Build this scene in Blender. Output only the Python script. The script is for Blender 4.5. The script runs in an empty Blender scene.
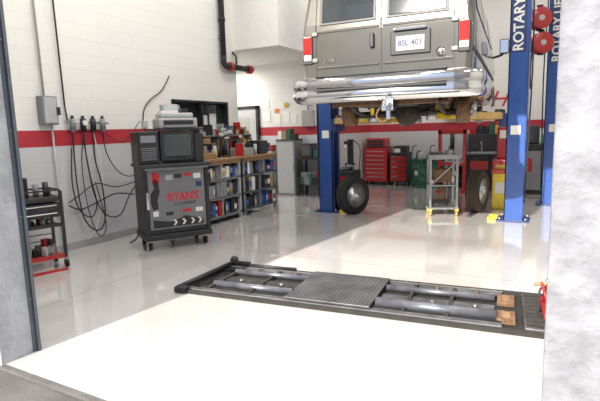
import bpy, bmesh, math, random
from mathutils import Matrix, Vector, Euler
random.seed(4)
D=bpy.data; S=bpy.context.scene
COL=S.collection
# ---------------------------------------------------------------- materials
MATS={}
def mat(name,col,rough=.5,metal=0.,noise=0.,nscale=8.,bump=0.,bscale=60.,emit=None,estr=0.,coat=0.,trans=0.,spec=None):
    if name in MATS: return MATS[name]
    m=D.materials.new(name); m.use_nodes=True; nt=m.node_tree; b=nt.nodes['Principled BSDF']
    b.inputs['Base Color'].default_value=(*col,1); b.inputs['Roughness'].default_value=rough; b.inputs['Metallic'].default_value=metal
    b.inputs['Coat Weight'].default_value=coat; b.inputs['Transmission Weight'].default_value=trans
    if spec is not None: b.inputs['Specular IOR Level'].default_value=spec
    if emit: b.inputs['Emission Color'].default_value=(*emit,1); b.inputs['Emission Strength'].default_value=estr
    tc=nt.nodes.new('ShaderNodeTexCoord')
    if noise>0:
        n=nt.nodes.new('ShaderNodeTexNoise'); n.inputs['Scale'].default_value=nscale; n.inputs['Detail'].default_value=6
        nt.links.new(tc.outputs['Object'],n.inputs['Vector'])
        r=nt.nodes.new('ShaderNodeValToRGB')
        r.color_ramp.elements[0].position=.3; r.color_ramp.elements[1].position=.7
        r.color_ramp.elements[0].color=(*[max(0,c*(1-noise)) for c in col],1)
        r.color_ramp.elements[1].color=(*[min(1,c*(1+noise*.5)) for c in col],1)
        nt.links.new(n.outputs['Fac'],r.inputs['Fac']); nt.links.new(r.outputs['Color'],b.inputs['Base Color'])
    if bump>0:
        n=nt.nodes.new('ShaderNodeTexNoise'); n.inputs['Scale'].default_value=bscale; n.inputs['Detail'].default_value=4
        nt.links.new(tc.outputs['Object'],n.inputs['Vector'])
        bp=nt.nodes.new('ShaderNodeBump'); bp.inputs['Strength'].default_value=bump; bp.inputs['Distance'].default_value=.02
        nt.links.new(n.outputs['Fac'],bp.inputs['Height']); nt.links.new(bp.outputs['Normal'],b.inputs['Normal'])
    MATS[name]=m; return m

def block_mat(name,col,axes,stripe=True,lower=None):
    """painted concrete block wall with a painted stripe band (world metres)"""
    m=D.materials.new(name); m.use_nodes=True; nt=m.node_tree; b=nt.nodes['Principled BSDF']; L=nt.links.new
    g=nt.nodes.new('ShaderNodeNewGeometry'); sx=nt.nodes.new('ShaderNodeSeparateXYZ'); L(g.outputs['Position'],sx.inputs[0])
    cb=nt.nodes.new('ShaderNodeCombineXYZ'); L(sx.outputs[axes],cb.inputs[0]); L(sx.outputs['Z'],cb.inputs[1])
    br=nt.nodes.new('ShaderNodeTexBrick'); L(cb.outputs[0],br.inputs['Vector']); br.inputs['Scale'].default_value=1
    br.inputs['Brick Width'].default_value=.405; br.inputs['Row Height'].default_value=.2033; br.inputs['Mortar Size'].default_value=.006
    br.inputs['Mortar Smooth'].default_value=.6
    def math_(op,a,v):
        n=nt.nodes.new('ShaderNodeMath'); n.operation=op; L(a,n.inputs[0])
        if isinstance(v,(int,float)): n.inputs[1].default_value=v
        else: L(v,n.inputs[1])
        return n.outputs[0]
    nz=nt.nodes.new('ShaderNodeTexNoise'); nz.inputs['Scale'].default_value=1.3; nz.inputs['Detail'].default_value=5; L(g.outputs['Position'],nz.inputs['Vector'])
    def mix(f,c1,c2):
        n=nt.nodes.new('ShaderNodeMix'); n.data_type='RGBA'
        if isinstance(f,(int,float)): n.inputs[0].default_value=f
        else: L(f,n.inputs[0])
        for i,c in ((6,c1),(7,c2)):
            if isinstance(c,tuple): n.inputs[i].default_value=(*c,1)
            else: L(c,n.inputs[i])
        return n.outputs[2]
    base=mix(nz.outputs['Fac'],tuple(c*.93 for c in col),col)
    if lower: base=mix(math_('LESS_THAN',sx.outputs['Z'],1.42),base,lower)
    if stripe:
        up=math_('GREATER_THAN',sx.outputs['Z'],1.42); dn=math_('LESS_THAN',sx.outputs['Z'],1.63)
        base=mix(math_('MULTIPLY',up,dn),base,(.42,.025,.04))
    darker=nt.nodes.new('ShaderNodeMix'); darker.data_type='RGBA'; darker.blend_type='MULTIPLY'
    L(math_('MULTIPLY',br.outputs['Fac'],.16),darker.inputs[0]); L(base,darker.inputs[6]); darker.inputs[7].default_value=(.5,.5,.5,1)
    L(darker.outputs[2],b.inputs['Base Color'])
    bp=nt.nodes.new('ShaderNodeBump'); bp.inputs['Strength'].default_value=.25; bp.inputs['Distance'].default_value=.01; bp.invert=True
    L(br.outputs['Fac'],bp.inputs['Height']); L(bp.outputs['Normal'],b.inputs['Normal'])
    b.inputs['Roughness'].default_value=.5
    return m

def floor_mat():
    m=D.materials.new('epoxy_floor'); m.use_nodes=True; nt=m.node_tree; b=nt.nodes['Principled BSDF']; L=nt.links.new
    g=nt.nodes.new('ShaderNodeNewGeometry')
    n=nt.nodes.new('ShaderNodeTexNoise'); n.inputs['Scale'].default_value=.7; n.inputs['Detail'].default_value=8; n.inputs['Distortion'].default_value=.5; L(g.outputs['Position'],n.inputs['Vector'])
    r=nt.nodes.new('ShaderNodeValToRGB'); r.color_ramp.elements[0].position=.3; r.color_ramp.elements[1].position=.65
    r.color_ramp.elements[0].color=(.56,.545,.525,1); r.color_ramp.elements[1].color=(.68,.665,.645,1); L(n.outputs['Fac'],r.inputs['Fac'])
    sx=nt.nodes.new('ShaderNodeSeparateXYZ'); L(g.outputs['Position'],sx.inputs[0])
    def M_(op,a,v):
        q=nt.nodes.new('ShaderNodeMath'); q.operation=op
        for i,u in ((0,a),(1,v)):
            if u is None: continue
            if isinstance(u,(int,float)): q.inputs[i].default_value=u
            else: L(u,q.inputs[i])
        return q.outputs[0]
    j1=M_('LESS_THAN',M_('ABSOLUTE',M_('SUBTRACT',sx.outputs['Y'],5.05),None),.006)
    j2=M_('LESS_THAN',M_('ABSOLUTE',M_('SUBTRACT',sx.outputs['X'],-4.15),None),.006)
    j3=M_('LESS_THAN',M_('ABSOLUTE',M_('SUBTRACT',sx.outputs['Y'],9.1),None),.006)
    jj=M_('MULTIPLY',M_('MAXIMUM',M_('MAXIMUM',j1,j2),j3),.45)
    mx=nt.nodes.new('ShaderNodeMix'); mx.data_type='RGBA'; mx.blend_type='MULTIPLY'; L(jj,mx.inputs[0])
    L(r.outputs['Color'],mx.inputs[6]); mx.inputs[7].default_value=(.35,.33,.3,1); L(mx.outputs[2],b.inputs['Base Color'])
    n2=nt.nodes.new('ShaderNodeTexNoise'); n2.inputs['Scale'].default_value=1.6; n2.inputs['Detail'].default_value=4; L(g.outputs['Position'],n2.inputs['Vector'])
    mr=nt.nodes.new('ShaderNodeMapRange'); mr.inputs['To Min'].default_value=.05; mr.inputs['To Max'].default_value=.15; L(n2.outputs['Fac'],mr.inputs['Value']); L(mr.outputs[0],b.inputs['Roughness'])
    bp=nt.nodes.new('ShaderNodeBump'); bp.inputs['Strength'].default_value=.06; bp.inputs['Distance'].default_value=.02; L(n2.outputs['Fac'],bp.inputs['Height']); L(bp.outputs['Normal'],b.inputs['Normal'])
    b.inputs['Coat Weight'].default_value=1.; b.inputs['Coat Roughness'].default_value=.04; b.inputs['Specular IOR Level'].default_value=.8
    return m

white=mat('white_paint',(.77,.76,.735),.6,noise=.05)
stucco=mat('stucco',(.50,.50,.51),.9,noise=.2,nscale=5,bump=.9,bscale=25)
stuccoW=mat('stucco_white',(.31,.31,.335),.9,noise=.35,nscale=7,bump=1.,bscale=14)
black=mat('black_plastic',(.02,.02,.022),.45)
dark=mat('dark_metal',(.05,.05,.055),.45,metal=.6,noise=.3)
matt=mat('matt_dark_steel',(.035,.033,.03),.9,noise=.3)
rubber=mat('rubber',(.018,.017,.016),.8,bump=.3,bscale=80)
steel=mat('steel',(.45,.46,.48),.35,metal=.9,noise=.15,nscale=15)
chrome=mat('chrome',(.76,.76,.78),.09,metal=1.)
alu=mat('bright_aluminium',(.65,.66,.68),.3,metal=.8,noise=.1)
grey=mat('grey_enamel',(.22,.235,.25),.5,noise=.08)
lgrey=mat('light_grey_enamel',(.42,.43,.44),.5,noise=.06)
blue=mat('lift_blue',(.022,.075,.30),.35,noise=.1,coat=.3)
dkblue=mat('dark_blue',(.02,.04,.14),.4)
yellow=mat('safety_yellow',(.80,.58,.03),.45,noise=.15)
orange=mat('arm_tan',(.55,.36,.12),.5,noise=.3,nscale=12)
red=mat('red_enamel',(.42,.015,.015),.35,noise=.1,coat=.3)
redt=mat('red_decal',(.55,.02,.03),.5)
dgreen=mat('drum_green',(.02,.10,.06),.4)
wood=mat('worn_wood',(.30,.18,.09),.6,noise=.3,nscale=20)
rust=mat('rusty_steel',(.20,.11,.06),.85,noise=.5,nscale=30)
paper=mat('paper',(.75,.74,.70),.7)
card=mat('cardboard',(.38,.27,.15),.8,noise=.1)
glassd=mat('dark_glass',(.03,.035,.04),.05,spec=.8)
screen=mat('crt_glass',(.05,.06,.065),.12,spec=.8)
beige=mat('beige_plastic',(.36,.355,.33),.5)
frame_b=mat('grey_track_steel',(.12,.135,.155),.5,metal=.3,noise=.15)
vanp=mat('van_paint',(.115,.11,.098),.22,metal=.5,coat=.7,noise=.12,nscale=3)
vanl=mat('van_lower_paint',(.22,.215,.20),.3,metal=.4,coat=.5)
lampr=mat('tail_lamp_red',(.50,.012,.01),.15,coat=.8)
lampw=mat('lamp_clear',(.55,.50,.47),.15,coat=.8)
under=mat('underbody',(.04,.033,.027),.8,noise=.5,nscale=14)
pblue=mat('box_blue',(.03,.10,.36),.5); pyel=mat('box_yellow',(.55,.40,.06),.5); pgreen=mat('box_green',(.05,.26,.10),.5); porange=mat('box_orange',(.6,.2,.04),.5)
tread=mat('tyre_tread_brown',(.06,.045,.032),.9,bump=.3)  # one brown tone over the whole tyre
rackst=mat('rack_steel',(.19,.19,.20),.45,metal=.6,noise=.5,nscale=10)
racktube=mat('rack_tube_bluegrey',(.15,.16,.19),.38,metal=.4,noise=.4,nscale=9)
plate_m=mat('tread_plate',(.14,.143,.15),.45,metal=.6,noise=.4,nscale=5)
plate_b=mat('tread_plate_bead',(.31,.32,.335),.35,metal=.7,noise=.3,nscale=5)
conc=mat('threshold_concrete',(.16,.15,.14),.9,noise=.3,nscale=9,bump=.4)

# ---------------------------------------------------------------- builder
def align(p1,p2):
    d=(Vector(p2)-Vector(p1)); q=d.to_track_quat('Z','Y'); return Matrix.Translation(Vector(p1))@q.to_matrix().to_4x4(), d.length
class B:
    def __init__(s,name,loc=(0,0,0),rz=0,sc=(1,1,1)):
        s.name=name; s.loc=loc; s.rz=rz; s.sc=sc; s.bm=bmesh.new(); s.m=[]
    def mi(s,m):
        if m not in s.m: s.m.append(m)
        return s.m.index(m)
    def merge(s,tb,m,smooth=False):
        i=s.mi(m)
        for f in tb.faces: f.material_index=i; f.smooth=smooth
        me=D.meshes.new('t'); tb.to_mesh(me); tb.free(); s.bm.from_mesh(me); D.meshes.remove(me)
    def box(s,c,d,m,rot=(0,0,0),bev=0,seg=2):
        tb=bmesh.new(); bmesh.ops.create_cube(tb,size=1,matrix=Matrix.Diagonal((*d,1)))
        if bev>0: bmesh.ops.bevel(tb,geom=tb.edges[:],offset=bev,segments=seg,affect='EDGES',profile=.5)
        M=Matrix.Translation(Vector(c))@Euler(rot).to_matrix().to_4x4(); tb.transform(M); s.merge(tb,m)
    def bb(s,x0,x1,y0,y1,z0,z1,m,bev=0):
        s.box(((x0+x1)/2,(y0+y1)/2,(z0+z1)/2),(abs(x1-x0),abs(y1-y0),abs(z1-z0)),m,bev=bev)
    def cyl(s,p1,p2,r,m,r2=None,seg=20):
        M,l=align(p1,p2); tb=bmesh.new()
        bmesh.ops.create_cone(tb,cap_ends=True,segments=seg,radius1=r,radius2=r if r2 is None else r2,depth=l,matrix=M@Matrix.Translation((0,0,l/2)))
        i=s.mi(m)
        for f in tb.faces: f.material_index=i; f.smooth=len(f.verts)==4
        me=D.meshes.new('t'); tb.to_mesh(me); tb.free(); s.bm.from_mesh(me); D.meshes.remove(me)
    def bar(s,p1,p2,w,h,m,bev=0):
        M,l=align(p1,p2); tb=bmesh.new(); bmesh.ops.create_cube(tb,size=1,matrix=Matrix.Diagonal((w,h,l,1)))
        if bev: bmesh.ops.bevel(tb,geom=tb.edges[:],offset=bev,segments=2,affect='EDGES')
        tb.transform(M@Matrix.Translation((0,0,l/2))); s.merge(tb,m)
    def lathe(s,prof,c,axis,m,seg=32,smooth=True):
        tb=bmesh.new(); rings=[]
        for r,z in prof:
            rings.append([tb.verts.new((r*math.cos(2*math.pi*k/seg),r*math.sin(2*math.pi*k/seg),z)) for k in range(seg)])
        for a,b_ in zip(rings,rings[1:]):
            for k in range(seg): tb.faces.new((a[k],a[(k+1)%seg],b_[(k+1)%seg],b_[k]))
        for rg,fl in ((rings[0],True),(rings[-1],False)):
            if rg[0].co.xy.length>1e-4: tb.faces.new(rg[::-1] if fl else rg)
        M=Matrix.Translation(Vector(c))@Vector(axis).to_track_quat('Z','Y').to_matrix().to_4x4(); tb.transform(M)
        bmesh.ops.recalc_face_normals(tb,faces=tb.faces[:]); s.merge(tb,m,smooth)
    def sph(s,c,r,m,sc=(1,1,1)):
        tb=bmesh.new(); bmesh.ops.create_uvsphere(tb,u_segments=20,v_segments=12,radius=r,matrix=Matrix.Translation(Vector(c))@Matrix.Diagonal((*sc,1))); s.merge(tb,m,True)
    def torus(s,c,R_,r,axis,m,seg=36,s2=8):
        pts=[]; M=Matrix.Translation(Vector(c))@Vector(axis).to_track_quat('Z','Y').to_matrix().to_4x4()
        for k in range(seg): a=2*math.pi*k/seg; pts.append(M@Vector((R_*math.cos(a),R_*math.sin(a),0)))
        s.tube(pts,r,m,closed=True,sm=False,n=s2)
    def tube(s,pts,r,m,closed=False,sm=True,n=8):
        P=[Vector(p) for p in pts]
        if sm and len(P)>2:
            Q=[]; N=len(P)
            for i in range(N-1):
                p0=P[max(i-1,0)];p1=P[i];p2=P[i+1];p3=P[min(i+2,N-1)]
                for t in [k/6 for k in range(6)]:
                    Q.append(.5*((2*p1)+(p2-p0)*t+(2*p0-5*p1+4*p2-p3)*t*t+(3*p1-p0-3*p2+p3)*t**3))
            Q.append(P[-1]); P=Q
        tb=bmesh.new(); rings=[]; N=len(P); up=Vector((.13,.31,.94))
        nrm=None
        for i,p in enumerate(P):
            if closed: t=(P[(i+1)%N]-P[i-1]).normalized()
            else: t=(P[min(i+1,N-1)]-P[max(i-1,0)]).normalized()
            if nrm is None: nrm=t.cross(up).normalized()
            else:
                nrm=(nrm-t*nrm.dot(t)).normalized()
            bn=t.cross(nrm)
            rings.append([tb.verts.new(p+r*(math.cos(2*math.pi*k/n)*nrm+math.sin(2*math.pi*k/n)*bn)) for k in range(n)])
        rr=list(zip(rings,rings[1:]))
        if closed: rr.append((rings[-1],rings[0]))
        for a,b_ in rr:
            for k in range(n): tb.faces.new((a[k],a[(k+1)%n],b_[(k+1)%n],b_[k]))
        if not closed: tb.faces.new(rings[0][::-1]); tb.faces.new(rings[-1])
        bmesh.ops.recalc_face_normals(tb,faces=tb.faces[:]); s.merge(tb,m,True)
    def prism(s,poly,M,depth,m,bev=0):
        tb=bmesh.new(); v=[tb.verts.new((x,y,0)) for x,y in poly]; f=tb.faces.new(v)
        r=bmesh.ops.extrude_face_region(tb,geom=[f]); bmesh.ops.translate(tb,vec=(0,0,depth),verts=[e for e in r['geom'] if isinstance(e,bmesh.types.BMVert)])
        bmesh.ops.recalc_face_normals(tb,faces=tb.faces[:])
        if bev: bmesh.ops.bevel(tb,geom=tb.edges[:],offset=bev,segments=2,affect='EDGES')
        tb.transform(M); s.merge(tb,m)
    def text(s,txt,size,M,m,ext=.002,ital=0,bold=0):
        cu=D.curves.new('t','FONT'); cu.body=txt; cu.size=size; cu.extrude=ext; cu.align_x='CENTER'; cu.align_y='CENTER'; cu.shear=ital; cu.offset=bold
        ob=D.objects.new('t',cu); COL.objects.link(ob); bpy.context.view_layer.update()
        me=D.meshes.new_from_object(ob.evaluated_get(bpy.context.evaluated_depsgraph_get()))
        me.transform(M); me.materials.clear()
        tb=bmesh.new(); tb.from_mesh(me); D.objects.remove(ob); D.curves.remove(cu); D.meshes.remove(me); s.merge(tb,m)
    def done(s):
        for v in s.bm.verts: v.co=Vector((v.co.x*s.sc[0],v.co.y*s.sc[1],v.co.z*s.sc[2]))
        me=D.meshes.new(s.name); s.bm.to_mesh(me); s.bm.free()
        for m in s.m: me.materials.append(m)
        ob=D.objects.new(s.name,me); ob.location=s.loc; ob.rotation_euler=(0,0,s.rz); COL.objects.link(ob); return ob
FRONT=Matrix.Rotation(math.pi/2,4,'X')
def T(x,y,z): return Matrix.Translation((x,y,z))

# ---------------------------------------------------------------- room shell
XL=-5.87; XR=4.2; YB=13.0; CZ=5.6
b=B('floor'); b.bb(-9.3,XR+.2,1.74,YB+.2,-.15,0,floor_mat()); b.done()
b=B('ground_outside'); b.bb(-16,14,-14,1.70,-.17,-.02,mat('concrete_outside',(.15,.14,.13),.9,noise=.25,nscale=3,bump=.3)); b.done()
b=B('threshold_strip'); b.bb(-3.33,-.03,1.70,1.738,-.17,.002,conc); b.done()
wl=block_mat('painted_block_left',(.77,.76,.73),'Y',lower=(.53,.53,.545))
b=B('wall_left'); b.bb(XL-.2,XL,1.97,6.22,0,CZ,wl); b.bb(XL-.2,XL,7.78,8.12,0,CZ,wl); b.bb(XL-.2,XL,6.22,7.78,0,1.54,wl); b.bb(XL-.2,XL,6.22,7.78,2.12,CZ,wl); b.done()
wbk=block_mat('painted_block_back',(.72,.71,.69),'X',lower=(.55,.55,.56))
b=B('wall_back'); b.bb(-4.85,XR+.2,YB,YB+.2,0,CZ,wbk); b.done()
b=B('wall_closet'); b.bb(-9.3,-4.85,10.3,10.45,0,3.15,wbk); b.done()
b=B('wall_closet_side'); b.bb(-5.0,-4.85,10.45,YB,0,3.15,wbk); b.done()
b=B('wall_office_left'); b.bb(-9.3,-9.15,8.12,10.3,0,3.15,white); b.bb(-9.3,XL-.2,7.97,8.12,0,3.15,white); b.done()
b=B('wall_mezzanine'); b.bb(-9.3,-4.85,8.12,YB,3.15,CZ,white); b.done()
b=B('wall_right'); b.bb(XR,XR+.2,2.0,YB,0,CZ,white); b.done()
b=B('wall_front')
b.bb(-9.3,-3.33,1.72,1.97,-.02,CZ+.3,stucco); b.bb(-3.33,-.03,1.72,1.97,5.0,CZ+.3,stucco); b.done()
b=B('wall_front_pillar'); b.bb(-.03,XR+.2,1.72,2.0,-.02,CZ+.3,stuccoW,bev=.01); b.done()
b=B('ceiling'); b.bb(-9.3,XR+.2,1.72,YB+.2,CZ,CZ+.15,mat('ceiling_white',(.70,.70,.68),.8)); b.done()
b=B('trim_door_track'); b.bb(-3.335,-3.322,1.945,1.99,0,4.95,frame_b); b.bb(-3.345,-3.30,1.972,1.99,0,4.95,frame_b)
for k in range(8): b.cyl((-3.322,1.96,.4+k*.6),(-3.318,1.96,.4+k*.6),.005,steel)
b.done()
b=B('window_1')
b.bb(XL-.14,XL-.12,6.22,7.78,1.54,2.12,glassd)
for y in (6.22,6.98,7.74): b.bb(XL-.14,XL+.015,y,y+.04,1.54,2.12,black)
for z in (1.54,2.08): b.bb(XL-.14,XL+.015,6.22,7.78,z,z+.04,black)
for y,w,z,h in ((7.1,.18,1.62,.25),(7.35,.2,1.6,.3),(6.4,.2,1.62,.28)): b.bb(XL-.119,XL-.115,y,y+w,z,z+h,paper)
b.done()
b=B('door_1'); b.bb(-7.75,-6.85,10.24,10.295,0.005,2.1,lgrey); b.bb(-7.82,-7.75,10.22,10.295,0.005,2.17,dark); b.bb(-6.85,-6.78,10.22,10.295,0.005,2.17,dark); b.bb(-7.82,-6.78,10.22,10.295,2.1,2.17,dark)
b.bb(-7.55,-7.05,10.235,10.245,1.1,1.9,beige); b.cyl((-6.95,10.24,1.0),(-6.95,10.17,1.0),.025,steel); b.sph((-6.95,10.16,1.0),.035,steel); b.done()
b=B('baseboard_left'); b.bb(XL,XL+.012,1.97,8.12,0,.1,mat('base_grey',(.32,.32,.32),.6)); b.done()

def fill_strip(x,y,z=CZ,e=50):  # unseen fixture with glowing tubes and area lamp, added to brighten the interior
    b=B('added_ceiling_light',(x,y,z)); b.bb(-.15,.15,-.65,.65,-.08,0,white,bev=.01); b.cyl((-.06,-.6,-.09),(-.06,.6,-.09),.018,mat('tube',(1,1,1),.5,emit=(1,.95,.88),estr=20)); b.cyl((.06,-.6,-.09),(.06,.6,-.09),.018,MATS['tube']); ob=b.done()
    l=D.lights.new('fill_lamp','AREA'); l.shape='RECTANGLE'; l.size=.3; l.size_y=1.3; l.energy=e; l.color=(1,.96,.90)
    o=D.objects.new('fill_lamp',l); o.location=(0,0,-.12); o.parent=ob; COL.objects.link(o)
for x in (-4.1,-1.2,2.): 
    for y,e in ((3.6,74),(6.6,56),(10.4,45)): fill_strip(x,y,e=e)
fill_strip(-7.4,9.2,3.15,55)  # added fill lamp to brighten the office alcove

# ---------------------------------------------------------------- van
def van():
    b=B('passenger_van',(-1.87,5.38,1.41),math.radians(4.5))
    half=[(.80,.50),(.93,.53),(.975,.66),(.99,.95),(1.0,1.25),(.985,1.36),(.93,1.75),(.885,1.93),(.81,2.03),(.62,2.085),(.3,2.105)]
    def ring(y,sc,ztop=3,zb=0):
        pts=[(x*sc,min(z,ztop)) for x,z in half]
        return [(-x,z) for x,z in pts]+[(x,z) for x,z in pts[::-1]]
    st=[(0,.93),(.015,.955),(.05,.98),(.12,.995),(.25,1),(1.5,1),(3,1),(4.1,1)]
    tb=bmesh.new(); rings=[]
    for y,sc in st:
        rg=[]
        for x,z in ring(y,sc):
            sl=.11*max(0,(z-1.3)/.8)*max(0,1-y)
            zz=z if z<1.5 else z-(1-sc)*.8
            rg.append(tb.verts.new((x,y+sl,zz)))
        rings.append(rg)
    for y,sc,zt in ((4.35,1,1.95),(4.95,.99,1.3),(5.45,.93,1.08),(5.5,.85,.95)):
        rings.append([tb.verts.new((x,y,z)) for x,z in ring(y,sc,zt)])
    n=len(rings[0])
    for a,c in zip(rings,rings[1:]):
        for k in range(n): tb.faces.new((a[k],a[(k+1)%n],c[(k+1)%n],c[k]))
    for rg in (rings[0],rings[-1]):
        for k in range(n//2-1): tb.faces.new((rg[k],rg[k+1],rg[n-2-k],rg[n-1-k]))
    bmesh.ops.recalc_face_normals(tb,faces=tb.faces[:]); b.merge(tb,vanp,True)
    for f in b.bm.faces:
        if abs(f.normal.y)>.9: f.smooth=False
    a=math.atan2(.11,.8)
    def ys(z): return .11*max(0,(z-1.3)/.8)
    for sx in (-1,1):
        x=sx*.40
        b.box((x,ys(1.63)-.004,1.63),(.68,.012,.58),black,rot=(-a,0,0),bev=.005)
        b.box((x,ys(1.63)-.012,1.63),(.62,.012,.52),glassd,rot=(-a,0,0),bev=.004)
        b.box((sx*.79,-.001,1.05),(.010,.010,.60),black); b.box((sx*.79,ys(1.62),1.62),(.010,.012,.60),black,rot=(-a,0,0))
        b.box((x,-.004,1.27),(.76,.014,.03),vanp,bev=.006)
        b.box((x,-.004,.86),(.76,.016,.025),vanp,bev=.006)
        for z in (.95,1.25): b.box((sx*.80,-.012,z),(.07,.022,.045),vanl,bev=.006)
        b.box((sx*.81,ys(1.75)-.012,1.75),(.07,.022,.045),vanl,bev=.006)
        b.box((sx*.895,.005,1.13),(.105,.06,.21),lampr,bev=.012); b.box((sx*.895,.004,.985),(.102,.06,.07),lampw,bev=.012)
        b.box((sx*.895,.005,1.07),(.125,.05,.32),black,bev=.01)
    b.box((0,-.001,1.05),(.014,.012,.62),black); b.box((0,ys(1.62),1.62),(.014,.014,.62),black,rot=(-a,0,0))
    b.box((0,-.001,.755),(1.6,.012,.012),black)
    b.box((.33,-.008,1.06),(.44,.02,.26),black,bev=.01); b.box((.33,-.022,1.05),(.31,.008,.155),lgrey,bev=.002)
    b.text('8SL 401',.085,T(.33,-.028,1.05)@FRONT,dkblue,ext=.001,bold=.002)
    b.box((.33,-.03,1.20),(.36,.04,.03),chrome,bev=.01)
    b.box((-.10,-.02,1.12),(.05,.035,.16),black,bev=.01)
    b.text('VAN',.07,T(-.62,-.006,.93)@FRONT,chrome,ext=.004); b.lathe([(.0,0),(.05,0),(.05,.01),(.0,.014)],(.66,-.001,.93),(0,-1,0),chrome)
    b.box((0,.0,.70),(1.84,.014,.10),vanl,bev=.004)
    b.box((0,ys(1.98)-.01,1.99),(.5,.03,.04),lampr,rot=(-a,0,0),bev=.008)
    prof=[(0,.44),(-.05,.455),(-.085,.50),(-.09,.54),(-.075,.565),(-.075,.60),(-.09,.625),(-.09,.69),(-.06,.725),(0,.735),(.10,.735)]
    path=[(-1.02,.45,-90),(-1.02,.12,-90),(-1.005,.0,-60),(-.94,-.07,-25),(-.80,-.105,-5),(0,-.13,0),(.80,-.105,5),(.94,-.07,25),(1.005,0,60),(1.02,.12,90),(1.02,.45,90)]
    tb=bmesh.new(); R_=[]
    for x,y,an in path:
        t=math.radians(an); dx,dy=math.sin(t),-math.cos(t)
        R_.append([tb.verts.new((x-dx*py,y-dy*py,z)) for py,z in prof])
    for p,q in zip(R_,R_[1:]):
        for k in range(len(prof)-1): tb.faces.new((p[k],p[k+1],q[k+1],q[k]))
    bmesh.ops.recalc_face_normals(tb,faces=tb.faces[:]); b.merge(tb,chrome,True)
    b.box((0,-.10,.742),(1.5,.14,.016),black,bev=.004)
    b.box((0,-.223,.583),(1.5,.012,.02),black,bev=.003)
    for sx in (-1,1):
        b.box((sx*.42,2.7,.50),(.08,5.2,.14),under)
        b.tube([(sx*.55,.35,.50),(sx*.55,.8,.36),(sx*.55,1.25,.32),(sx*.55,1.8,.36),(sx*.55,2.3,.5)],.028,under)
        b.cyl((sx*.70,1.25,.34),(sx*.86,1.25,.34),.17,rust); b.cyl((sx*.86,1.25,.34),(sx*.90,1.25,.34),.07,steel)
        b.cyl((sx*.70,4.6,.32),(sx*.80,4.6,.32),.17,steel); b.cyl((sx*.80,4.6,.32),(sx*.88,4.6,.32),.08,rust)
        b.cyl((sx*.45,1.25,.30),(sx*.38,.9,.75),.03,yellow)
        for k in range(6): b.cyl((sx*.88,1.25+.07*math.cos(k*1.047),.34+.07*math.sin(k*1.047)),(sx*.94,1.25+.07*math.cos(k*1.047),.34+.07*math.sin(k*1.047)),.01,steel,seg=8)
    b.cyl((-.75,1.25,.32),(.75,1.25,.32),.045,under); b.sph((.05,1.22,.32),.17,under,(1,.9,1)); b.cyl((.05,1.3,.34),(.05,3.2,.42),.04,under)
    b.box((0,4.6,.42),(1.3,.15,.1),under,bev=.02)
    b.box((0,3.4,.5),(.5,.9,.2),under,bev=.05); b.box((-.1,.62,.50),(.75,.7,.2),under,bev=.05); b.box((0,2.2,.55),(1.7,4.6,.08),under)
    b.tube([(.5,3.6,.45),(.5,2,.42),(.62,1.1,.5),(.66,.2,.42),(.72,.05,.40)],.035,rust); b.cyl((.5,2,.42),(.5,2.7,.42),.1,rust)
    b.box((0,.10,.43),(1.25,.07,.07),rust,bev=.008); b.box((.12,.0,.40),(.085,.3,.085),dark,bev=.006)
    b.box((.12,-.17,.39),(.12,.02,.12),steel,bev=.004); b.box((.12,-.24,.35),(.055,.22,.05),chrome,bev=.006); b.cyl((.12,-.31,.37),(.12,-.31,.42),.015,chrome); b.sph((.12,-.31,.44),.03,chrome)
    b.box((.12,-.14,.30),(.05,.04,.14),chrome,bev=.01); b.tube([(.0,.02,.38),(-.05,-.03,.28),(.02,-.05,.2),(.1,-.04,.25)],.01,rust)
    for sx in (-.5,.5): b.box((sx,.2,.46),(.05,.25,.12),dark)
    for sx in (-1,1):
        b.tube([(sx*.98,4.3,1.35),(sx*1.12,4.25,1.38),(sx*1.16,4.22,1.42)],.02,black); b.box((sx*1.17,4.2,1.52),(.16,.09,.26),black,bev=.03); b.box((sx*1.17,4.152,1.52),(.13,.006,.22),chrome)
        for y0,y1 in ((.45,1.5),(1.6,2.7),(2.85,3.75)):
            an=math.atan2(.055,.39)
            b.box((sx*.957,(y0+y1)/2,1.60),(.012,y1-y0,.36),glassd,rot=(0,-sx*an,0),bev=.004)
        b.box((sx*.995,2.2,.95),(.012,4.2,.05),black,bev=.004)
        for yc in (1.25,4.6):
            pts=[(yc+.43*math.cos(t*math.pi/16),.42+.43*math.sin(t*math.pi/16)) for t in range(17)]
            M=Matrix(((0,0,1,sx*.992 if sx>0 else -1.0),(1,0,0,0),(0,1,0,0),(0,0,0,1)))
            b.prism([(y,max(z,.49)) for y,z in pts],M,.008,black)
    b.done()
van()

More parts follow.
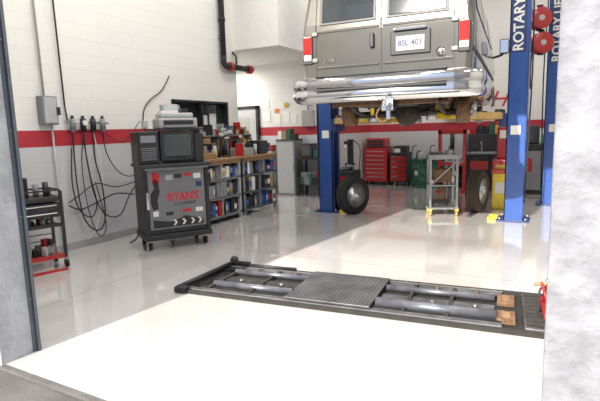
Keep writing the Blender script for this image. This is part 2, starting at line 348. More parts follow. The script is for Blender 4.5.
# ---------------------------------------------------------------- lift
def lift(name,pl,pr,arms=None,hz=4.3,arm2=orange):
    b=B(name)
    for (x,y),sx in ((pl,1),(pr,-1)):
        b.bb(x-.24,x+.24,y-.24,y+.24,0,.02,dkblue,bev=.004)
        b.bb(x-sx*.15,x-sx*.135,y-.17,y+.17,.02,hz,blue)
        for s2 in (-1,1):
            b.bb(x-sx*.15,x+sx*.13,y+s2*.155,y+s2*.17,.02,hz,blue)
            b.bb(x+sx*.115,x+sx*.13,y+s2*.085,y+s2*.17,.02,hz,blue)
            for d in (-1,1): b.cyl((x+d*.19,y+s2*.19,.02),(x+d*.19,y+s2*.19,.06),.016,steel,seg=8)
        b.cyl((x-.03*sx,y,.05),(x-.03*sx,y,hz-.1),.035,steel)
        b.bb(x-sx*.11,x+sx*.11,y-.13,y+.13,1.45,2.15,dkblue); b.bb(x+sx*.13,x+sx*.24,y-.2,y+.2,1.50,1.72,dkblue,bev=.01)
        b.bb(x-.17,x+.17,y-.19,y+.19,hz,hz+.08,blue)
        b.bb(x-.11,x+.11,y-.173,y-.170,2.62,3.82,dkblue)
        b.text('ROTARY LIFT',.20,T(x,y-.176,3.24)@FRONT@Matrix.Rotation(math.pi/2,4,'Z'),paper,ext=.001,bold=.005)
        b.bb(x-.07,x+.07,y-.176,y-.171,1.38,1.52,paper)
        b.tube([(x-sx*.17,y-.1,hz-.4),(x-sx*.2,y-.1,2.5),(x-sx*.18,y-.12,1.2),(x-sx*.16,y-.1,.3)],.012,black)
        for d in (-1,1): b.bb(x+sx*.25,x+sx*.38,y+d*.12-.03,y+d*.12+.03,.0,.05,yellow,bev=.006)
    b.bar((pl[0],pl[1],hz+.13),(pr[0],pr[1],hz+.13),.12,.14,blue)
    if arms:
        for (x,y),(px,py),z in arms:
            p=Vector((x,y,z)); q=Vector((px,py,z)); mid=p.lerp(q,.6)
            b.bar(p,mid,.14,.11,arm2,bev=.01); b.bar(p.lerp(q,.45),q,.10,.085,yellow,bev=.008)
            b.cyl((px,py,z-.05),(px,py,z+.06),.07,steel); b.cyl((px,py,z+.06),(px,py,z+.13),.045,dark); b.cyl((px,py,z+.13),(px,py,z+.16),.075,rubber)
            b.cyl((x,y,z-.08),(x,y,z+.1),.06,dark)
    return b.done()
lift('two_post_lift',(-3.87,8.22),(-.68,8.40),arms=[((-3.62,8.05),(-2.45,6.7),1.68),((-3.62,8.35),(-2.6,9.7),1.68),((-.93,8.22),(-1.55,6.45),1.68),((-.93,8.55),(-1.8,9.9),1.68)])
lift('two_post_lift',(-.20,10.3),(3.0,10.45),arms=[((.03,10.15),(.9,9.2),.16),((.03,10.5),(.9,11.4),.16),((2.75,10.3),(2.0,9.3),.16),((2.75,10.6),(2.0,11.6),.16)])
def reel(x,y,z):
    b=B('hose_reel',(x,y,z)); 
    for o_ in (-.045,.045): b.lathe([(.05,-.006),(.18,-.006),(.19,0),(.18,.006),(.05,.006)],(-o_,o_*1.7,0),(.5,-.86,0),red)
    for k in range(4): b.torus((-.02+.014*k,.034-.023*k,0),.125,.018,(.5,-.86,0),black)
    b.cyl((.05,-.09,0),(-.05,.09,0),.05,steel); b.bb(-.05,.05,.06,.10,-.2,.25,dark); b.tube([(-.13,0,0),(-.15,-.02,-.4),(-.14,-.05,-.8)],.012,black); b.done()
reel(-.50,9.98,3.40); reel(-.46,9.98,2.97)

# ---------------------------------------------------------------- wheels
def wheel(name,c,axis,R_=.36,w=.23,brown=False):
    b=B(name,c); r0=.21
    prof=[(r0,-w/2+.02),(R_-.10,-w/2),(R_-.03,-w/2+.01),(R_,-w/2+.04),(R_,-.045),(R_-.01,-.04),(R_-.01,-.03),(R_,-.025),(R_,.025),(R_-.01,.03),(R_-.01,.04),(R_,.045),(R_,w/2-.04),(R_-.03,w/2-.01),(R_-.10,w/2),(r0,w/2-.02)]
    b.lathe(prof,(0,0,0),axis,tread if brown else rubber,seg=48)
    rp=[(r0+.012,w/2-.012),(r0+.0,w/2-.02),(r0-.015,w/2-.05),(.15,w/2-.06),(.12,w/2-.03),(.06,w/2-.02),(.055,w/2+.02),(.0,w/2+.025)]
    b.lathe(rp,(0,0,0),axis,alu); b.lathe([(r,-z) for r,z in rp[:3]]+[(.0,-w/2+.08)],(0,0,0),axis,dark)
    q=Vector(axis).to_track_quat('Z','Y')
    for k in range(8):
        a=k*math.pi/4; p=q@Vector((.165*math.cos(a),.165*math.sin(a),w/2-.062)); p2=q@Vector((.165*math.cos(a),.165*math.sin(a),w/2-.045)); b.cyl(p,p2,.018,black,seg=10)
        p=q@Vector((.085*math.cos(a),.085*math.sin(a),w/2-.03)); p2=q@Vector((.085*math.cos(a),.085*math.sin(a),w/2-.008)); b.cyl(p,p2,.011,chrome,seg=6)
    b.done()
wheel('van_wheel',(-3.34,8.05,.343),Vector((.90,-.43,.05)).normalized(),R_=.345,w=.21)
wheel('van_wheel',(-1.33,9.0,.375),Vector((.98,-.15,.0)).normalized(),R_=.375,brown=True)

# ---------------------------------------------------------------- in-floor alignment rack
def rack():
    b=B('alignment_rack',(-1.65,4.03,0),math.radians(5.9))
    L=1.66; W=.45
    b.bb(-L,L,-W,W,0.0,.006,mat('pit_shade_plate',(.02,.018,.016),.95,noise=.4))  # flat dark plate; the shade of a recess is put into its colour
    for y in (-W,W): b.bb(-L,L,y-.025,y+.025,0,.03,matt)
    for x in (-L,L): b.bb(x-.025,x+.025,-W,W,0,.03,matt)
    for y0,y1,m in ((-.40,-.35,rackst),(-.425,-.412,alu),(-.31,-.29,dark),(.36,.39,rackst),(.405,.42,alu),(.27,.29,matt)): b.bb(-L+.06,L-.4,y0,y1,.006,.035,m)
    b.cyl((-L+.25,-.22,.045),(-.55,-.22,.045),.032,racktube); b.cyl((-L+.25,.20,.045),(-.55,.20,.045),.028,racktube)
    b.cyl((.25,-.24,.05),(1.22,-.24,.05),.042,racktube); b.cyl((.25,.18,.045),(1.2,.18,.045),.028,racktube)
    b.bb(-L+.15,-.55,-.06,.06,.006,.03,matt); b.bb(.25,1.2,-.10,.04,.006,.03,rackst)
    for x in (-1.4,-.95,.5,.85): b.bb(x-.015,x+.015,-.35,.35,.006,.045,matt)
    for x in (-1.2,-.75,.7,1.05): b.cyl((x,-.05,.03),(x,-.05,.05),.02,steel); b.cyl((x,.30,.01),(x,.30,.05),.015,rust)
    for y in (-.2,.2): b.bb(1.22,1.36,y-.11,y+.11,.006,.045,rust,bev=.008); b.bb(1.26,1.32,y-.05,y+.05,.045,.055,wood)
    b.bb(1.42,1.62,-.40,.40,.006,.035,rackst,bev=.004)
    for k in range(9): b.bb(1.43,1.61,-.36+k*.085,-.33+k*.085,.035,.05,matt)
    b.bb(-.56,.23,-.41,.41,.045,.062,plate_m,bev=.003)
    for i in range(22):
        for j in range(22):
            x=-.545+i*.0362; y=-.39+j*.0372; s_=1 if (i+j)%2 else -1
            b.box((x,y,.063),(.026,.007,.004),plate_b,rot=(0,0,s_*math.pi/4))
    b.cyl((-L-.02,-.47,.045),(-L+.06,.50,.055),.026,black); b.sph((-L+.06,.49,.075),.05,black); b.box((-L+.02,-.46,.035),(.13,.09,.06),black,bev=.015)
    b.box((-L+.16,.46,.045),(.25,.05,.07),black,bev=.01); b.cyl((-L+.1,.44,.05),(-.8,.44,.05),.018,black)
    b.box((1.60,.02,.06),(.09,.46,.035),red,bev=.008); b.cyl((1.60,.14,.07),(1.60,.14,.20),.03,red); b.cyl((1.60,.14,.2),(1.60,.14,.26),.016,chrome)
    b.cyl((1.60,-.05,.1),(1.55,.04,.27),.011,red); b.box((1.60,-.14,.10),(.06,.12,.06),steel,bev=.006); b.tube([(1.6,.1,.2),(1.54,0,.22),(1.52,-.15,.1),(1.55,-.2,.07)],.008,black); b.cyl((1.5,.1,.23),(1.66,.1,.25),.014,card)
    b.done()
rack()

# ---------------------------------------------------------------- alignment console
def console():
    b=B('wheel_alignment_console',(-4.55,4.82,0),math.radians(58),sc=(1,1,1.13)); w=.44; d=.56
    for x in (-w+.06,w-.06):
        for y in (.07,d-.07):
            b.cyl((x-.02,y,.052),(x+.02,y,.052),.052,rubber); b.bb(x-.03,x+.03,y-.03,y+.03,.09,.125,steel)
    b.bb(-w-.02,w+.02,-.03,d+.02,.12,.19,black,bev=.012)
    b.bb(-w,w,.0,d,.19,.98,dark,bev=.01)
    for x in (-w,w-.05): b.bb(x,x+.05,-.025,.02,.19,1.0,black,bev=.006)
    b.bb(-w+.06,w-.06,-.02,.0,.25,.95,mat('console_door_silver',(.20,.20,.21),.4,metal=.2,noise=.06),bev=.004)
    b.text("RYAN'S",.13,T(.08,-.022,.62)@FRONT,redt,ext=.001,bold=.005); b.text("ALIGNMENT",.055,T(.10,-.022,.54)@FRONT,black,ext=.001)
    b.prism([(-.10,.0),(-.03,.02),(-.04,.12),(.0,.22),(-.02,.34),(-.06,.38),(-.09,.34),(-.07,.26),(-.12,.2),(-.13,.1)],T(-.23,-.021,.48)@FRONT,.002,black)
    b.prism([(-.05,.0),(.05,.0),(.06,.10),(-.03,.14)],T(-.28,-.021,.80)@FRONT,.002,redt)
    b.prism([(-.34,.0),(.34,.0),(.34,.06),(.1,.12),(-.1,.06),(-.34,.10)],T(0,-.021,.27)@FRONT,.002,black)
    for x in (-.12,.0,.12,.22): b.prism([(0,0),(.03,0),(.06,.035),(.03,.07),(0,.07),(.03,.035)],T(x+.04,-.024,.285)@FRONT,.002,paper)
    for x,z,ww,hh,m_ in ((.28,.86,.10,.06,paper),(.15,.88,.10,.04,redt),(.02,.87,.10,.05,black),(.30,.76,.08,.06,dkblue),(.29,.45,.10,.05,paper),(-.30,.44,.07,.06,paper),(.12,.45,.12,.035,redt),(-.12,.43,.1,.04,black),(-.10,.86,.09,.06,lgrey)):
        b.bb(x-ww/2,x+ww/2,-.0225,-.0195,z-hh/2,z+hh/2,m_)
    b.bb(-w+.03,-w+.06,-.035,-.02,.5,.7,chrome)
    b.bb(-w-.03,w+.03,-.12,d+.02,.98,1.02,black,bev=.01)
    b.bb(-w+.02,w-.02,-.10,.10,.955,.98,grey,bev=.004)
    b.bb(w+.0,w+.03,.1,.3,.55,.95,black,bev=.01)
    for z in (.8,.45): b.box((w+.05,.18,z),(.08,.14,.16),black,bev=.02)
    b.bb(-w-.02,-w+.25,.02,.50,1.02,1.40,black,bev=.012)
    for k in range(7): b.bb(-w+.02,-w+.21,.008,.02,1.07+k*.022,1.078+k*.022,grey)
    b.bb(-w+.02,-w+.21,.012,.02,1.27,1.35,grey)
    b.bb(-.17,.29,.04,.16,1.04,1.40,black,bev=.015); b.bb(-.125,.245,.030,.045,1.095,1.36,screen,bev=.01)
    b.bb(-.13,.25,.16,.34,1.06,1.38,black,bev=.03); b.bb(-.06,.18,.34,.48,1.10,1.33,black,bev=.04); b.bb(-.08,.20,.08,.36,1.02,1.05,black)
    b.bb(.30,.42,.05,.4,1.02,1.36,black,bev=.01)
    b.bb(-.26,.44,.02,.50,1.405,1.425,black)
    b.bb(-.16,.36,.06,.46,1.425,1.55,beige,bev=.02); b.bb(-.12,.32,.10,.44,1.55,1.61,lgrey,bev=.02); b.bb(-.10,.30,.0,.06,1.44,1.46,grey); b.bb(-.1,.3,.055,.062,1.47,1.52,black)
    b.box((.1,.46,1.65),(.28,.02,.14),grey,rot=(-.3,0,0)); b.box((.1,.43,1.67),(.2,.004,.12),lgrey,rot=(-.3,0,0))
    b.bb(-.1,.12,.16,.38,1.61,1.64,paper); b.bb(.18,.28,.2,.34,1.61,1.66,black,bev=.006)
    b.tube([(-.3,d+.02,.9),(-.38,d+.10,.5),(-.42,d+.12,.1),(-.55,d+.05,.02)],.009,black)
    b.done()
console()

# ---------------------------------------------------------------- tool cart at left
b=B('tool_cart',(-5.27,3.22,0),math.radians(74)); w=.34; d=.38
for x in (-w,w):
    for y in (0,d): b.bb(x-.015,x+.015,y-.015,y+.015,.1,.92,black); b.cyl((x-.015,y,.05),(x+.015,y,.05),.05,rubber); b.bb(x-.02,x+.02,y-.02,y+.02,.085,.12,steel)
b.bb(-w,w,0,d,.12,.14,red); b.bb(-w,w,-.01,.0,.12,.17,red); b.bb(-w,w,0,d,.50,.515,black); b.bb(-w,w,-.01,0,.50,.54,black); b.bb(-w,w,0,d,.80,.86,black,bev=.01); b.bb(-w,w,.0,d,.62,.78,dark)
b.bb(-w+.02,w-.02,-.012,.0,.62,.69,dark); b.bb(-w+.02,w-.02,-.012,.0,.71,.78,dark)
for z in (.66,.75): b.bb(-w+.06,w-.06,-.025,-.012,z,z+.012,chrome)
b.bb(-w,w,0,.015,.92,.94,black); b.bb(-w,w,d-.015,d,.92,.94,black); b.bb(-w,-w+.015,0,d,.92,.94,black); b.bb(w-.015,w,0,d,.92,.94,black)
for z in (.20,.28,.36): b.cyl((-w,d,z),(w,d,z),.006,black,seg=8)
for k in range(48):
    x=random.uniform(-w+.06,w-.06); y=random.uniform(.05,d-.05); z=random.choice([.14,.14,.515,.86]); r=random.uniform(.015,.035); h=random.uniform(.05,.10) if z==.515 else random.uniform(.08,.24)
    m_=random.choice([black,steel,grey,dark,red,dark,grey,paper,black])
    if k%2: b.cyl((x,y,z),(x,y,z+h),r,m_,seg=12)
    else: b.box((x,y,z+h/2),(r*2.4,r*2,h),m_,rot=(0,0,random.random()),bev=.004)
b.done()
b=B('rubber_work_mat',(-5.27,3.22,0),math.radians(74)); b.bb(-.36,.30,-.16,-.06,.0,.012,red); b.done()

# ---------------------------------------------------------------- workbenches with shelves along left wall
def bench(name,y0,y1,mfront,xf=-5.12,zt=1.10):
    b=B(name); xb=XL+.03
    for y in (y0,y1-.05):
        for x in (xb,xf-.05): b.bb(x,x+.05,y,y+.05,0,zt-.04,mfront)
    b.bb(xb,xf-.02,y0,y0+.012,.08,zt-.1,grey); b.bb(xb,xb+.01,y0,y1,.05,zt,grey)
    b.bb(xb-.0,xf+.03,y0-.03,y1+.03,zt-.045,zt,wood,bev=.006); b.bb(xf-.01,xf+.015,y0,y1,zt-.10,zt-.045,wood)
    for z in (.10,.42,.74): b.bb(xb,xf,y0,y1,z,z+.02,mfront); b.bb(xf-.01,xf,y0,y1,z-.015,z+.022,mfront)
    b.bb(xb,xf,(y0+y1)/2-.01,(y0+y1)/2+.01,.1,zt-.05,mfront)
    for z,hm in ((.12,.28),(.44,.28),(.76,.24)):
        for row in (.01,.20):
            y=y0+.055
            while y<y1-.11:
                ww=random.uniform(.05,.11); h=random.uniform(.72,1)*hm; m=random.choice([paper,pblue,black,black,grey,card,black,red,dark,lgrey,pblue,dark,paper,grey])
                if abs(y+ww/2-(y0+y1)/2)>ww/2+.02:
                    if random.random()<.4:
                        r=ww/2*.98; xx=xf-row-.06; b.cyl((xx,y+r,z),(xx,y+r,z+h*.75),r,m,seg=14); b.cyl((xx,y+r,z+h*.75),(xx,y+r,z+h),r*.45,m,r2=r*.3,seg=12)
                        if random.random()<.5: b.cyl((xx,y+r,z+h*.2),(xx,y+r,z+h*.55),r*1.02,random.choice([paper,red,pblue,pyel]),seg=14)
                    else:
                        b.bb(xf-row-.16,xf-row,y,y+ww*.98,z,z+h,m,bev=.004)
                        if random.random()<.6: b.bb(xf-row,xf-row+.002,y+.01,y+ww-.015,z+h*.3,z+h*.7,random.choice([paper,red,grey,pblue]))
                y+=ww+.002
    return b.done()
bench('storage_workbench',5.98,7.08,lgrey); bench('storage_workbench',7.16,8.30,grey)
b=B('bench_supplies')
for k in range(70):
    yy=6.0+(k%35)*.065; x=random.uniform(-5.50,-5.22) if k<35 else random.uniform(-5.75,-5.55); h=random.uniform(.08,.26) if k<35 else random.uniform(.14,.36)
    if 6.84<yy<7.16 and k<35: continue
    m=random.choice([paper,black,grey,card,red,pblue,dark,lgrey,dark,pyel,dgreen,wood,black,black])
    if k%3==0: b.cyl((x,yy,1.101),(x,yy,1.101+h),.032,m,seg=14); b.cyl((x,yy,1.101+h),(x,yy,1.13+h),.018,black,seg=10)
    else: b.box((x,yy,1.101+h/2),(random.uniform(.08,.2),.06,h),m,rot=(0,0,random.uniform(-.3,.3)),bev=.004)
b.bb(-5.84,-5.62,6.0,8.2,1.47,1.49,grey)
for yy in (6.0,7.1,8.18): b.bb(-5.84,-5.62,yy,yy+.02,1.101,1.47,grey)
for k in range(24):
    yy=6.04+k*.09; h=random.uniform(.06,.24); b.bb(-5.8,-5.66,yy,yy+random.uniform(.05,.085),1.49,1.49+h,random.choice([paper,black,card,grey,dark,pblue,red,lgrey,beige]),bev=.003)
b.bb(-5.5,-5.2,6.10,6.5,1.101,1.20,wood,bev=.01); b.bb(-5.5,-5.2,7.3,7.65,1.101,1.24,beige,bev=.01); b.bb(-5.5,-5.2,7.86,8.15,1.101,1.36,black,bev=.01); b.bb(-5.201,-5.199,7.9,8.1,1.15,1.32,screen)
b.done()
b=B('desk_fan',(-5.36,7.0,1.102)); b.cyl((0,0,0),(0,0,.03),.08,black); b.cyl((0,0,.03),(0,0,.28),.015,black)
ax=Vector((.75,-.66,0)).normalized()
for r in (.05,.09,.12,.15): b.torus((0,0,.42),r,.006,ax,black,seg=28,s2=6)
b.sph((0,0,.42),.045,lgrey)
q=ax.to_track_quat('Z','Y')
for k in range(4):
    a=k*math.pi/2+.3; b.box(q@Vector((.08*math.cos(a),.08*math.sin(a),0))+Vector((0,0,.42)),(.08,.012,.06),paper,rot=(a,0,.7))
b.done()

# ---------------------------------------------------------------- things on the left wall
b=B('electrical_disconnect_box'); b.bb(XL+.001,XL+.12,3.82,4.03,1.70,2.06,grey,bev=.008); b.bb(XL+.12,XL+.13,3.84,4.01,1.72,2.04,lgrey,bev=.004); b.bb(XL+.13,XL+.15,4.0,4.045,1.82,1.92,black,bev=.004)
b.cyl((XL+.05,3.90,2.06),(XL+.05,3.86,CZ-.01),.014,lgrey); b.cyl((XL+.05,3.97,1.70),(XL+.05,3.97,.02),.012,lgrey)
b.bb(XL+.001,XL+.07,3.92,4.02,.55,.68,lgrey,bev=.006)
b.done()
b=B('air_regulator_line'); x=XL+.05
b.cyl((x,4.18,1.95),(x,4.12,CZ-.01),.011,dark); b.cyl((x,4.18,1.95),(x,4.20,1.72),.011,dark)
b.cyl((x,4.16,1.74),(x,4.85,1.72),.014,steel)
for y,m in ((4.26,grey),(4.42,dark),(4.58,dark),(4.74,grey)):
    b.cyl((x+.02,y,1.63),(x+.02,y,1.78),.038,m); b.cyl((x+.02,y,1.78),(x+.02,y,1.82),.022,black); b.sph((x+.02,y,1.63),.035,m)
b.cyl((x+.05,4.42,1.72),(x+.08,4.42,1.72),.035,paper)
b.tube([(x,4.26,1.60),(x,4.25,1.2),(x+.04,4.23,.8),(x+.06,4.28,.4),(x+.08,4.45,.22),(x+.07,4.60,.35),(x+.05,4.62,.8),(x,4.58,1.2),(x,4.58,1.6)],.010,black)
b.tube([(x+.02,4.42,1.60),(x+.03,4.42,1.2),(x+.08,4.46,.7),(x+.10,4.60,.42),(x+.10,4.85,.38),(x+.08,5.05,.62),(x+.08,5.2,.78)],.009,black)
b.tube([(x+.01,4.74,1.60),(x,4.78,1.3),(x+.04,4.92,1.02),(x+.04,5.15,.92),(x+.02,5.35,1.0)],.008,black)
b.tube([(x+.02,4.42,1.60),(x,4.36,1.2),(x+.02,4.36,.7),(x+.04,4.42,.3),(x+.06,4.52,.12),(x+.06,4.62,.3),(x+.03,4.52,.9)],.007,dark)
b.tube([(x+.03,4.20,1.4),(x+.03,4.16,.9),(x+.05,4.22,.55),(x+.05,4.4,.42),(x+.05,4.5,.6),(x+.03,4.45,1.0),(x+.02,4.40,1.5)],.009,black)
b.tube([(x,4.58,1.62),(x,4.62,1.4),(x+.02,4.66,.9),(x+.03,4.5,.3),(x+.05,4.3,.12)],.006,paper)
b.tube([(x,4.10,.62),(x+.04,4.25,.55),(x+.08,4.5,.62),(x+.1,4.8,.70),(x+.2,5.05,.66)],.010,black)
b.tube([(x,4.10,.66),(x+.04,4.25,.75),(x+.08,4.5,.88),(x+.12,4.8,.80),(x+.2,5.1,.85)],.008,black)
b.tube([(x,4.74,1.62),(x,5.0,1.45),(x,5.2,1.5),(x,5.45,1.75)],.006,black)
b.done()
b=B('wall_cable'); x=XL+.02; b.tube([(x,6.2,2.5),(x,6.0,2.25),(x,5.75,2.1),(x,5.6,1.95),(x,5.55,1.75),(x,5.6,1.65)],.009,dark); b.bb(XL+.001,XL+.04,5.53,5.63,1.65,1.75,lgrey); b.done()
b=B('black_drain_pipe'); x=XL+.10
b.cyl((x,7.60,2.95),(x,7.60,CZ-.01),.055,black); b.tube([(x,7.6,2.98),(x,7.6,2.87),(x,7.66,2.80),(x,7.76,2.80)],.058,black); b.cyl((x,7.75,2.80),(x,8.45,2.80),.055,black)
b.cyl((x,7.60,3.6),(x,7.60,3.68),.065,dark); b.lathe([(.055,0),(.085,0),(.085,.06),(.055,.06)],(x,7.78,2.8),(0,1,0),red); b.lathe([(.055,0),(.085,0),(.085,.1),(.03,.14)],(x,8.40,2.8),(0,1,0),red); b.bb(XL+.001,x,7.57,7.63,3.3,3.33,steel)
b.tube([(x,8.0,2.85),(x,8.0,3.0),(x-.08,8.0,3.1)],.02,dark)
b.done()

# ---------------------------------------------------------------- closet wall items
b=B('electrical_panel'); b.bb(-5.52,-5.22,10.18,10.298,1.62,2.0,lgrey,bev=.006); b.bb(-5.49,-5.25,10.17,10.18,1.65,1.97,beige); b.cyl((-5.37,10.25,2.0),(-5.37,10.25,3.14),.02,lgrey); b.done()
b=B('posted_notices')
for x,z,w_,h in ((-6.25,1.80,.2,.27),(-6.0,1.85,.2,.27),(-5.78,1.80,.16,.2),(-6.1,2.15,.22,.17),(-4.98,1.9,.1,.15),(-6.55,1.9,.2,.25),(-6.6,2.2,.25,.2)): b.bb(x-w_/2,x+w_/2,10.285,10.298,z-h/2,z+h/2,paper)
b.bb(-6.32,-6.2,10.28,10.298,1.97,2.07,porange); b.bb(-6.05,-5.93,10.27,10.284,2.1,2.2,pyel); b.done()
b=B('metal_cabinet'); b.bb(-6.05,-5.55,9.85,10.27,.0,1.30,grey,bev=.01); b.bb(-6.02,-5.58,9.84,9.85,.05,1.26,lgrey,bev=.004); b.bb(-5.63,-5.61,9.82,9.84,.6,.75,chrome); b.bb(-6.05,-5.55,9.85,10.27,1.30,1.33,dark)
for k,(m_,h) in enumerate(((paper,.2),(card,.15),(dgreen,.25),(black,.12))): b.bb(-6.02+k*.12,-5.92+k*.12,9.9,10.1,1.33,1.33+h,m_)
b.done()
b=B('filing_cabinet'); b.bb(-6.62,-6.15,9.8,10.27,0,1.05,beige,bev=.01)
for k in range(3): b.bb(-6.59,-6.18,9.785,9.8,.05+k*.33,.35+k*.33,grey,bev=.004); b.bb(-6.44,-6.33,9.77,9.785,.22+k*.33,.24+k*.33,chrome)
for k in range(5): b.bb(-6.6+k*.09,-6.53+k*.09,9.85,10.05,1.05,1.15+.05*(k%3),random.choice([paper,card,black,red,pblue]))
b.done()
b=B('service_bench'); b.bb(-5.50,-4.90,9.8,10.27,.86,.90,dark,bev=.005)
for xx in (-5.48,-4.94):
    for yy in (9.82,10.22): b.bb(xx,xx+.04,yy,yy+.04,0,.86,dark)
b.bb(-5.48,-4.92,9.84,10.25,.25,.28,dark); b.bb(-5.42,-5.05,9.9,10.2,.28,.55,grey,bev=.01); b.bb(-5.4,-5.12,9.9,10.2,.90,1.22,black,bev=.01); b.bb(-5.37,-5.15,9.89,9.9,.95,1.18,screen); b.bb(-5.08,-4.95,9.9,10.1,.9,1.08,dgreen,bev=.01); b.bb(-5.0,-4.9,9.85,10.0,.28,.6,red,bev=.01)
for k in range(8):
    xx=-5.42+k*.065; b.bb(xx,xx+.055,9.82,9.88,.28,.28+random.uniform(.1,.3),random.choice([black,dgreen,dark,grey,paper]))
b.done()
b=B('tire_changer',(-4.28,9.95,0)); b.bb(-.24,.24,-.25,.28,.0,.62,black,bev=.02); b.cyl((0,-.02,.62),(0,-.02,.70),.10,steel); b.cyl((0,-.02,.70),(0,-.02,.73),.20,steel)
for k in range(4):
    a=k*math.pi/2+.4; b.box((.17*math.cos(a),-.02+.17*math.sin(a),.75),(.06,.04,.05),dark,rot=(0,0,a),bev=.004)
b.bb(-.06,.06,.20,.30,.6,1.30,black,bev=.01); b.bb(-.04,.04,-.05,.30,1.20,1.27,black,bev=.008); b.cyl((0,-.03,.86),(0,-.03,1.30),.018,chrome); b.box((0,-.03,.85),(.1,.05,.04),steel,bev=.01)
b.bb(.24,.34,-.18,.05,.15,.45,red,bev=.03); b.bb(-.20,.20,-.262,-.25,.30,.50,red); b.tube([(.05,.25,1.3),(.25,.2,1.1),(.26,.1,.6)],.01,black)
for x in (-.15,-.05,.05): b.box((x,-.30,.06),(.06,.12,.02),steel,rot=(.2,0,0))
b.done()

# ---------------------------------------------------------------- back wall items
def toolcab(x0,x1,y0,h,m,m2,n):
    b=B('rolling_tool_cabinet'); d=.5
    for x in (x0+.05,x1-.05):
        for y in (y0+.06,y0+d-.06): b.cyl((x-.02,y,.05),(x+.02,y,.05),.05,rubber)
    b.bb(x0,x1,y0,y0+d,.1,h,m,bev=.01); zz=.14; dz=(h-.2)/n
    for k in range(n):
        b.bb(x0+.03,x1-.03,y0-.012,y0,zz+k*dz,zz+(k+1)*dz-.015,m2,bev=.003); b.bb(x0+.06,x1-.06,y0-.026,y0-.012,zz+(k+1)*dz-.04,zz+(k+1)*dz-.022,chrome)
    b.bb(x0,x1,y0,y0+d,h,h+.02,dark); return b
b=toolcab(-4.78,-4.14,12.35,1.0,red,red,7); b.bb(-4.74,-4.2,12.4,12.8,1.02,1.26,red,bev=.02); b.bb(-4.7,-4.25,12.385,12.4,1.06,1.12,black); b.bb(-4.7,-4.25,12.385,12.4,1.15,1.21,black); b.done()
b=toolcab(-4.06,-3.60,12.35,.86,black,red,5); b.bb(-4.0,-3.65,12.45,12.8,.88,1.05,black,bev=.02); b.bb(-3.95,-3.8,12.4,12.5,.88,.98,paper); b.done()
def drum(x,y,m,h=.72,r=.19,lab=True):
    b=B('oil_drum',(x,y,0)); b.lathe([(0,0),(r,0),(r+.008,.01),(r,.02),(r,h*.33),(r+.01,h*.34),(r,h*.35),(r,h*.66),(r+.01,h*.67),(r,h*.68),(r,h-.02),(r+.008,h-.01),(r-.01,h),(r-.015,h-.02),(0,h-.02)],(0,0,0),(0,0,1),m); b.cyl((.08,.05,h-.02),(.08,.05,h+.01),.03,steel); b.cyl((-.05,0,h-.02),(-.05,0,h+.35),.015,steel); b.tube([(-.05,0,h+.33),(-.15,-.05,h+.3),(-.17,-.1,h)],.012,black)
    if lab: b.bb(-.06,.06,-r-.006,-r+.02,h*.42,h*.58,paper)
    b.done()
drum(-3.30,12.45,dgreen); drum(-2.85,12.5,dgreen); drum(-2.40,12.55,black); drum(-3.08,12.05,dgreen,h=.6,r=.14,lab=False)
b=B('wall_monitor'); b.bb(-2.75,-2.25,YB-.12,YB-.05,1.72,2.05,black,bev=.01); b.bb(-2.72,-2.28,YB-.125,YB-.118,1.75,2.02,screen); b.bb(-2.55,-2.45,YB-.06,YB-.001,1.8,1.95,dark); b.done()
b=B('hydraulic_shop_press',(-2.30,11.6,0))
for x in (-.28,.28): b.bb(x-.035,x+.035,-.05,.05,.05,1.45,red,bev=.004); b.bb(x-.05,x+.05,-.28,.28,0,.05,red,bev=.006)
b.bb(-.32,.32,-.05,.05,1.35,1.45,red,bev=.006); b.bb(-.28,.28,-.06,.06,.62,.70,red,bev=.006); b.cyl((0,0,1.0),(0,0,1.35),.05,dark); b.cyl((0,0,.9),(0,0,1.0),.025,chrome); b.bb(-.15,.15,-.08,.08,.70,.73,steel); b.tube([(.28,-.06,1.2),(.4,-.1,1.0),(.38,-.1,.8)],.012,black); b.done()
b=B('spare_parts_shelf'); 
for xx in (-2.15,-1.25):
    for yy in (12.62,12.93): b.bb(xx,xx+.03,yy,yy+.03,0,1.35,grey)
for z in (.12,.5,.9,1.3):
    b.bb(-2.15,-1.22,12.62,12.96,z,z+.02,grey)
    x=-2.1
    while x<-1.32:
        ww=random.uniform(.06,.16); hh=random.uniform(.1,.28); b.bb(x,x+ww,12.66,12.85,z+.02,z+.02+hh,random.choice([black,card,red,paper,dgreen,pblue,dark,pyel]),bev=.003); x+=ww+.01
b.done()
b=B('transmission_jack_trolley',(-1.86,8.55,0),.35)
for x in (-.22,.22):
    for y in (-.2,.2): b.bb(x-.018,x+.018,y-.018,y+.018,.1,.98,steel); b.cyl((x-.015,y,.05),(x+.015,y,.05),.05,orange); b.bb(x-.03,x+.03,y-.03,y+.03,.09,.12,yellow)
b.bb(-.25,.25,-.23,.23,.12,.15,steel); b.bb(-.24,.24,-.22,.22,.52,.54,steel); b.bb(-.26,.26,-.24,.24,.98,1.0,dark); b.bb(-.26,.26,-.25,-.24,.98,1.06,steel); b.bb(-.26,.26,.24,.25,.98,1.06,steel)
for x in (-.26,.255): b.bb(x,x+.01,-.24,.24,.98,1.06,steel)
b.cyl((0,0,.15),(0,0,.52),.07,rust); b.box((0,0,.68),(.3,.25,.26),rust,bev=.03); b.cyl((.1,0,1.0),(.1,0,1.12),.06,lgrey); b.bb(-.2,0,-.12,.1,1.0,1.10,grey,bev=.01); b.bb(-.15,.1,-.1,.1,.15,.26,black,bev=.01)
for k in range(6): b.cyl((-.18+k*.07,-.1,.54),(-.18+k*.07,-.1,.62+.03*(k%3)),.025,random.choice([black,rust,paper]),seg=10)
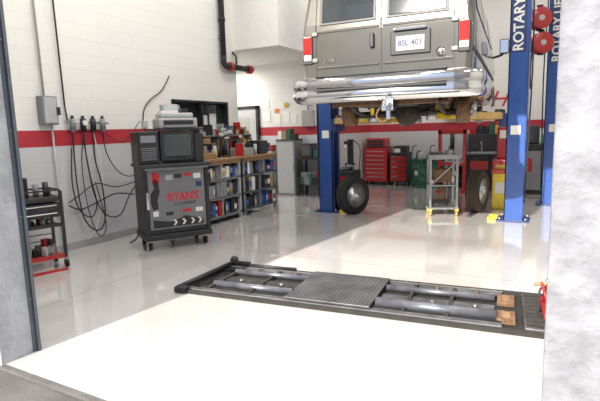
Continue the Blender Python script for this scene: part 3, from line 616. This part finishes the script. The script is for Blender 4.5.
b.bar((-.22,-.22,.54),(.22,-.22,.95),.02,.02,steel); b.tube([(.26,-.1,.9),(.33,-.1,.95),(.33,.1,.95),(.26,.1,.9)],.014,steel); b.done()
b=B('yellow_waste_bin',(-.98,9.5,0)); b.prism([(-.15,-.17),(.15,-.17),(.15,.17),(-.15,.17)],T(0,0,.0),.72,yellow,bev=.02); b.bb(-.17,.17,-.19,.19,.66,.74,red,bev=.02); b.bb(-.1,.1,-.175,-.172,.3,.5,paper); b.bb(-.12,.12,-.12,.12,.74,.80,pyel,bev=.01); b.done()
b=B('red_fluid_dispenser',(-1.12,11.2,0)); b.cyl((0,0,0),(0,0,.8),.24,red); b.bb(-.15,.15,-.12,.12,.8,1.5,red,bev=.03); b.bb(-.1,.1,-.13,-.12,1.25,1.42,paper); b.tube([(.15,0,1.3),(.28,-.1,1.1),(.25,-.15,.6)],.015,black); b.cyl((0,0,1.5),(0,0,1.65),.03,chrome); b.done()
b=B('parts_washer',(-1.75,12.2,0)); b.bb(-.33,.33,-.25,.25,.25,.85,dark,bev=.02)
for x in (-.3,.27):
    for y in (-.22,.19): b.bb(x,x+.03,y,y+.03,0,.25,dark)
b.bb(-.35,.35,-.27,.27,.85,.9,grey,bev=.01); b.box((0,.25,1.1),(.68,.03,.45),dark,rot=(-.2,0,0),bev=.01); b.tube([(0,.1,.9),(0,.1,1.15),(0,-.05,1.1)],.015,chrome); b.bb(-.2,.2,-.262,-.25,.5,.7,red); b.done()
b=B('machine_cabinet',(-.60,11.9,0)); b.bb(-.38,.38,-.3,.3,.0,1.1,dark,bev=.02); b.bb(-.33,.33,-.315,-.3,.1,.95,grey,bev=.005); b.bb(-.3,.1,-.2,.2,1.1,1.5,black,bev=.02); b.bb(-.26,.06,-.21,-.2,1.15,1.45,screen); b.bb(.15,.35,-.2,.1,1.1,1.3,pgreen,bev=.01); b.bb(-.3,.0,-.33,-.315,.5,.8,red); b.done()
b=B('red_wall_sign'); b.text('Ho',.55,T(-1.36,YB-.006,2.15)@FRONT,redt,ext=.003,ital=.4); b.done()

# ---------------------------------------------------------------- light, world, camera
sun=D.lights.new('sun','SUN'); sun.energy=8.8; sun.angle=math.radians(.6); sun.color=(1,.925,.82)
o=D.objects.new('sun',sun); COL.objects.link(o); az=math.radians(6); el=math.radians(27)
d=Vector((math.sin(az)*math.cos(el),math.cos(az)*math.cos(el),-math.sin(el))); o.rotation_euler=d.to_track_quat('-Z','Y').to_euler()
w=D.worlds.new('World'); S.world=w; w.use_nodes=True; bg=w.node_tree.nodes['Background']; bg.inputs[0].default_value=(.62,.75,1,1); bg.inputs[1].default_value=1.0
S.view_settings.view_transform='Standard'; S.view_settings.exposure=0.0
cam=D.cameras.new('camera'); co=D.objects.new('camera',cam); COL.objects.link(co); cam.sensor_width=36; cam.lens=480/600*36; cam.clip_start=.05
co.matrix_world=Matrix.Translation((0,0,1.55))@Matrix.Rotation(math.radians(28.9),4,'Z')@Matrix.Rotation(math.radians(90-8.4),4,'X')@Matrix.Rotation(math.radians(-1.6),4,'Z')
S.camera=co
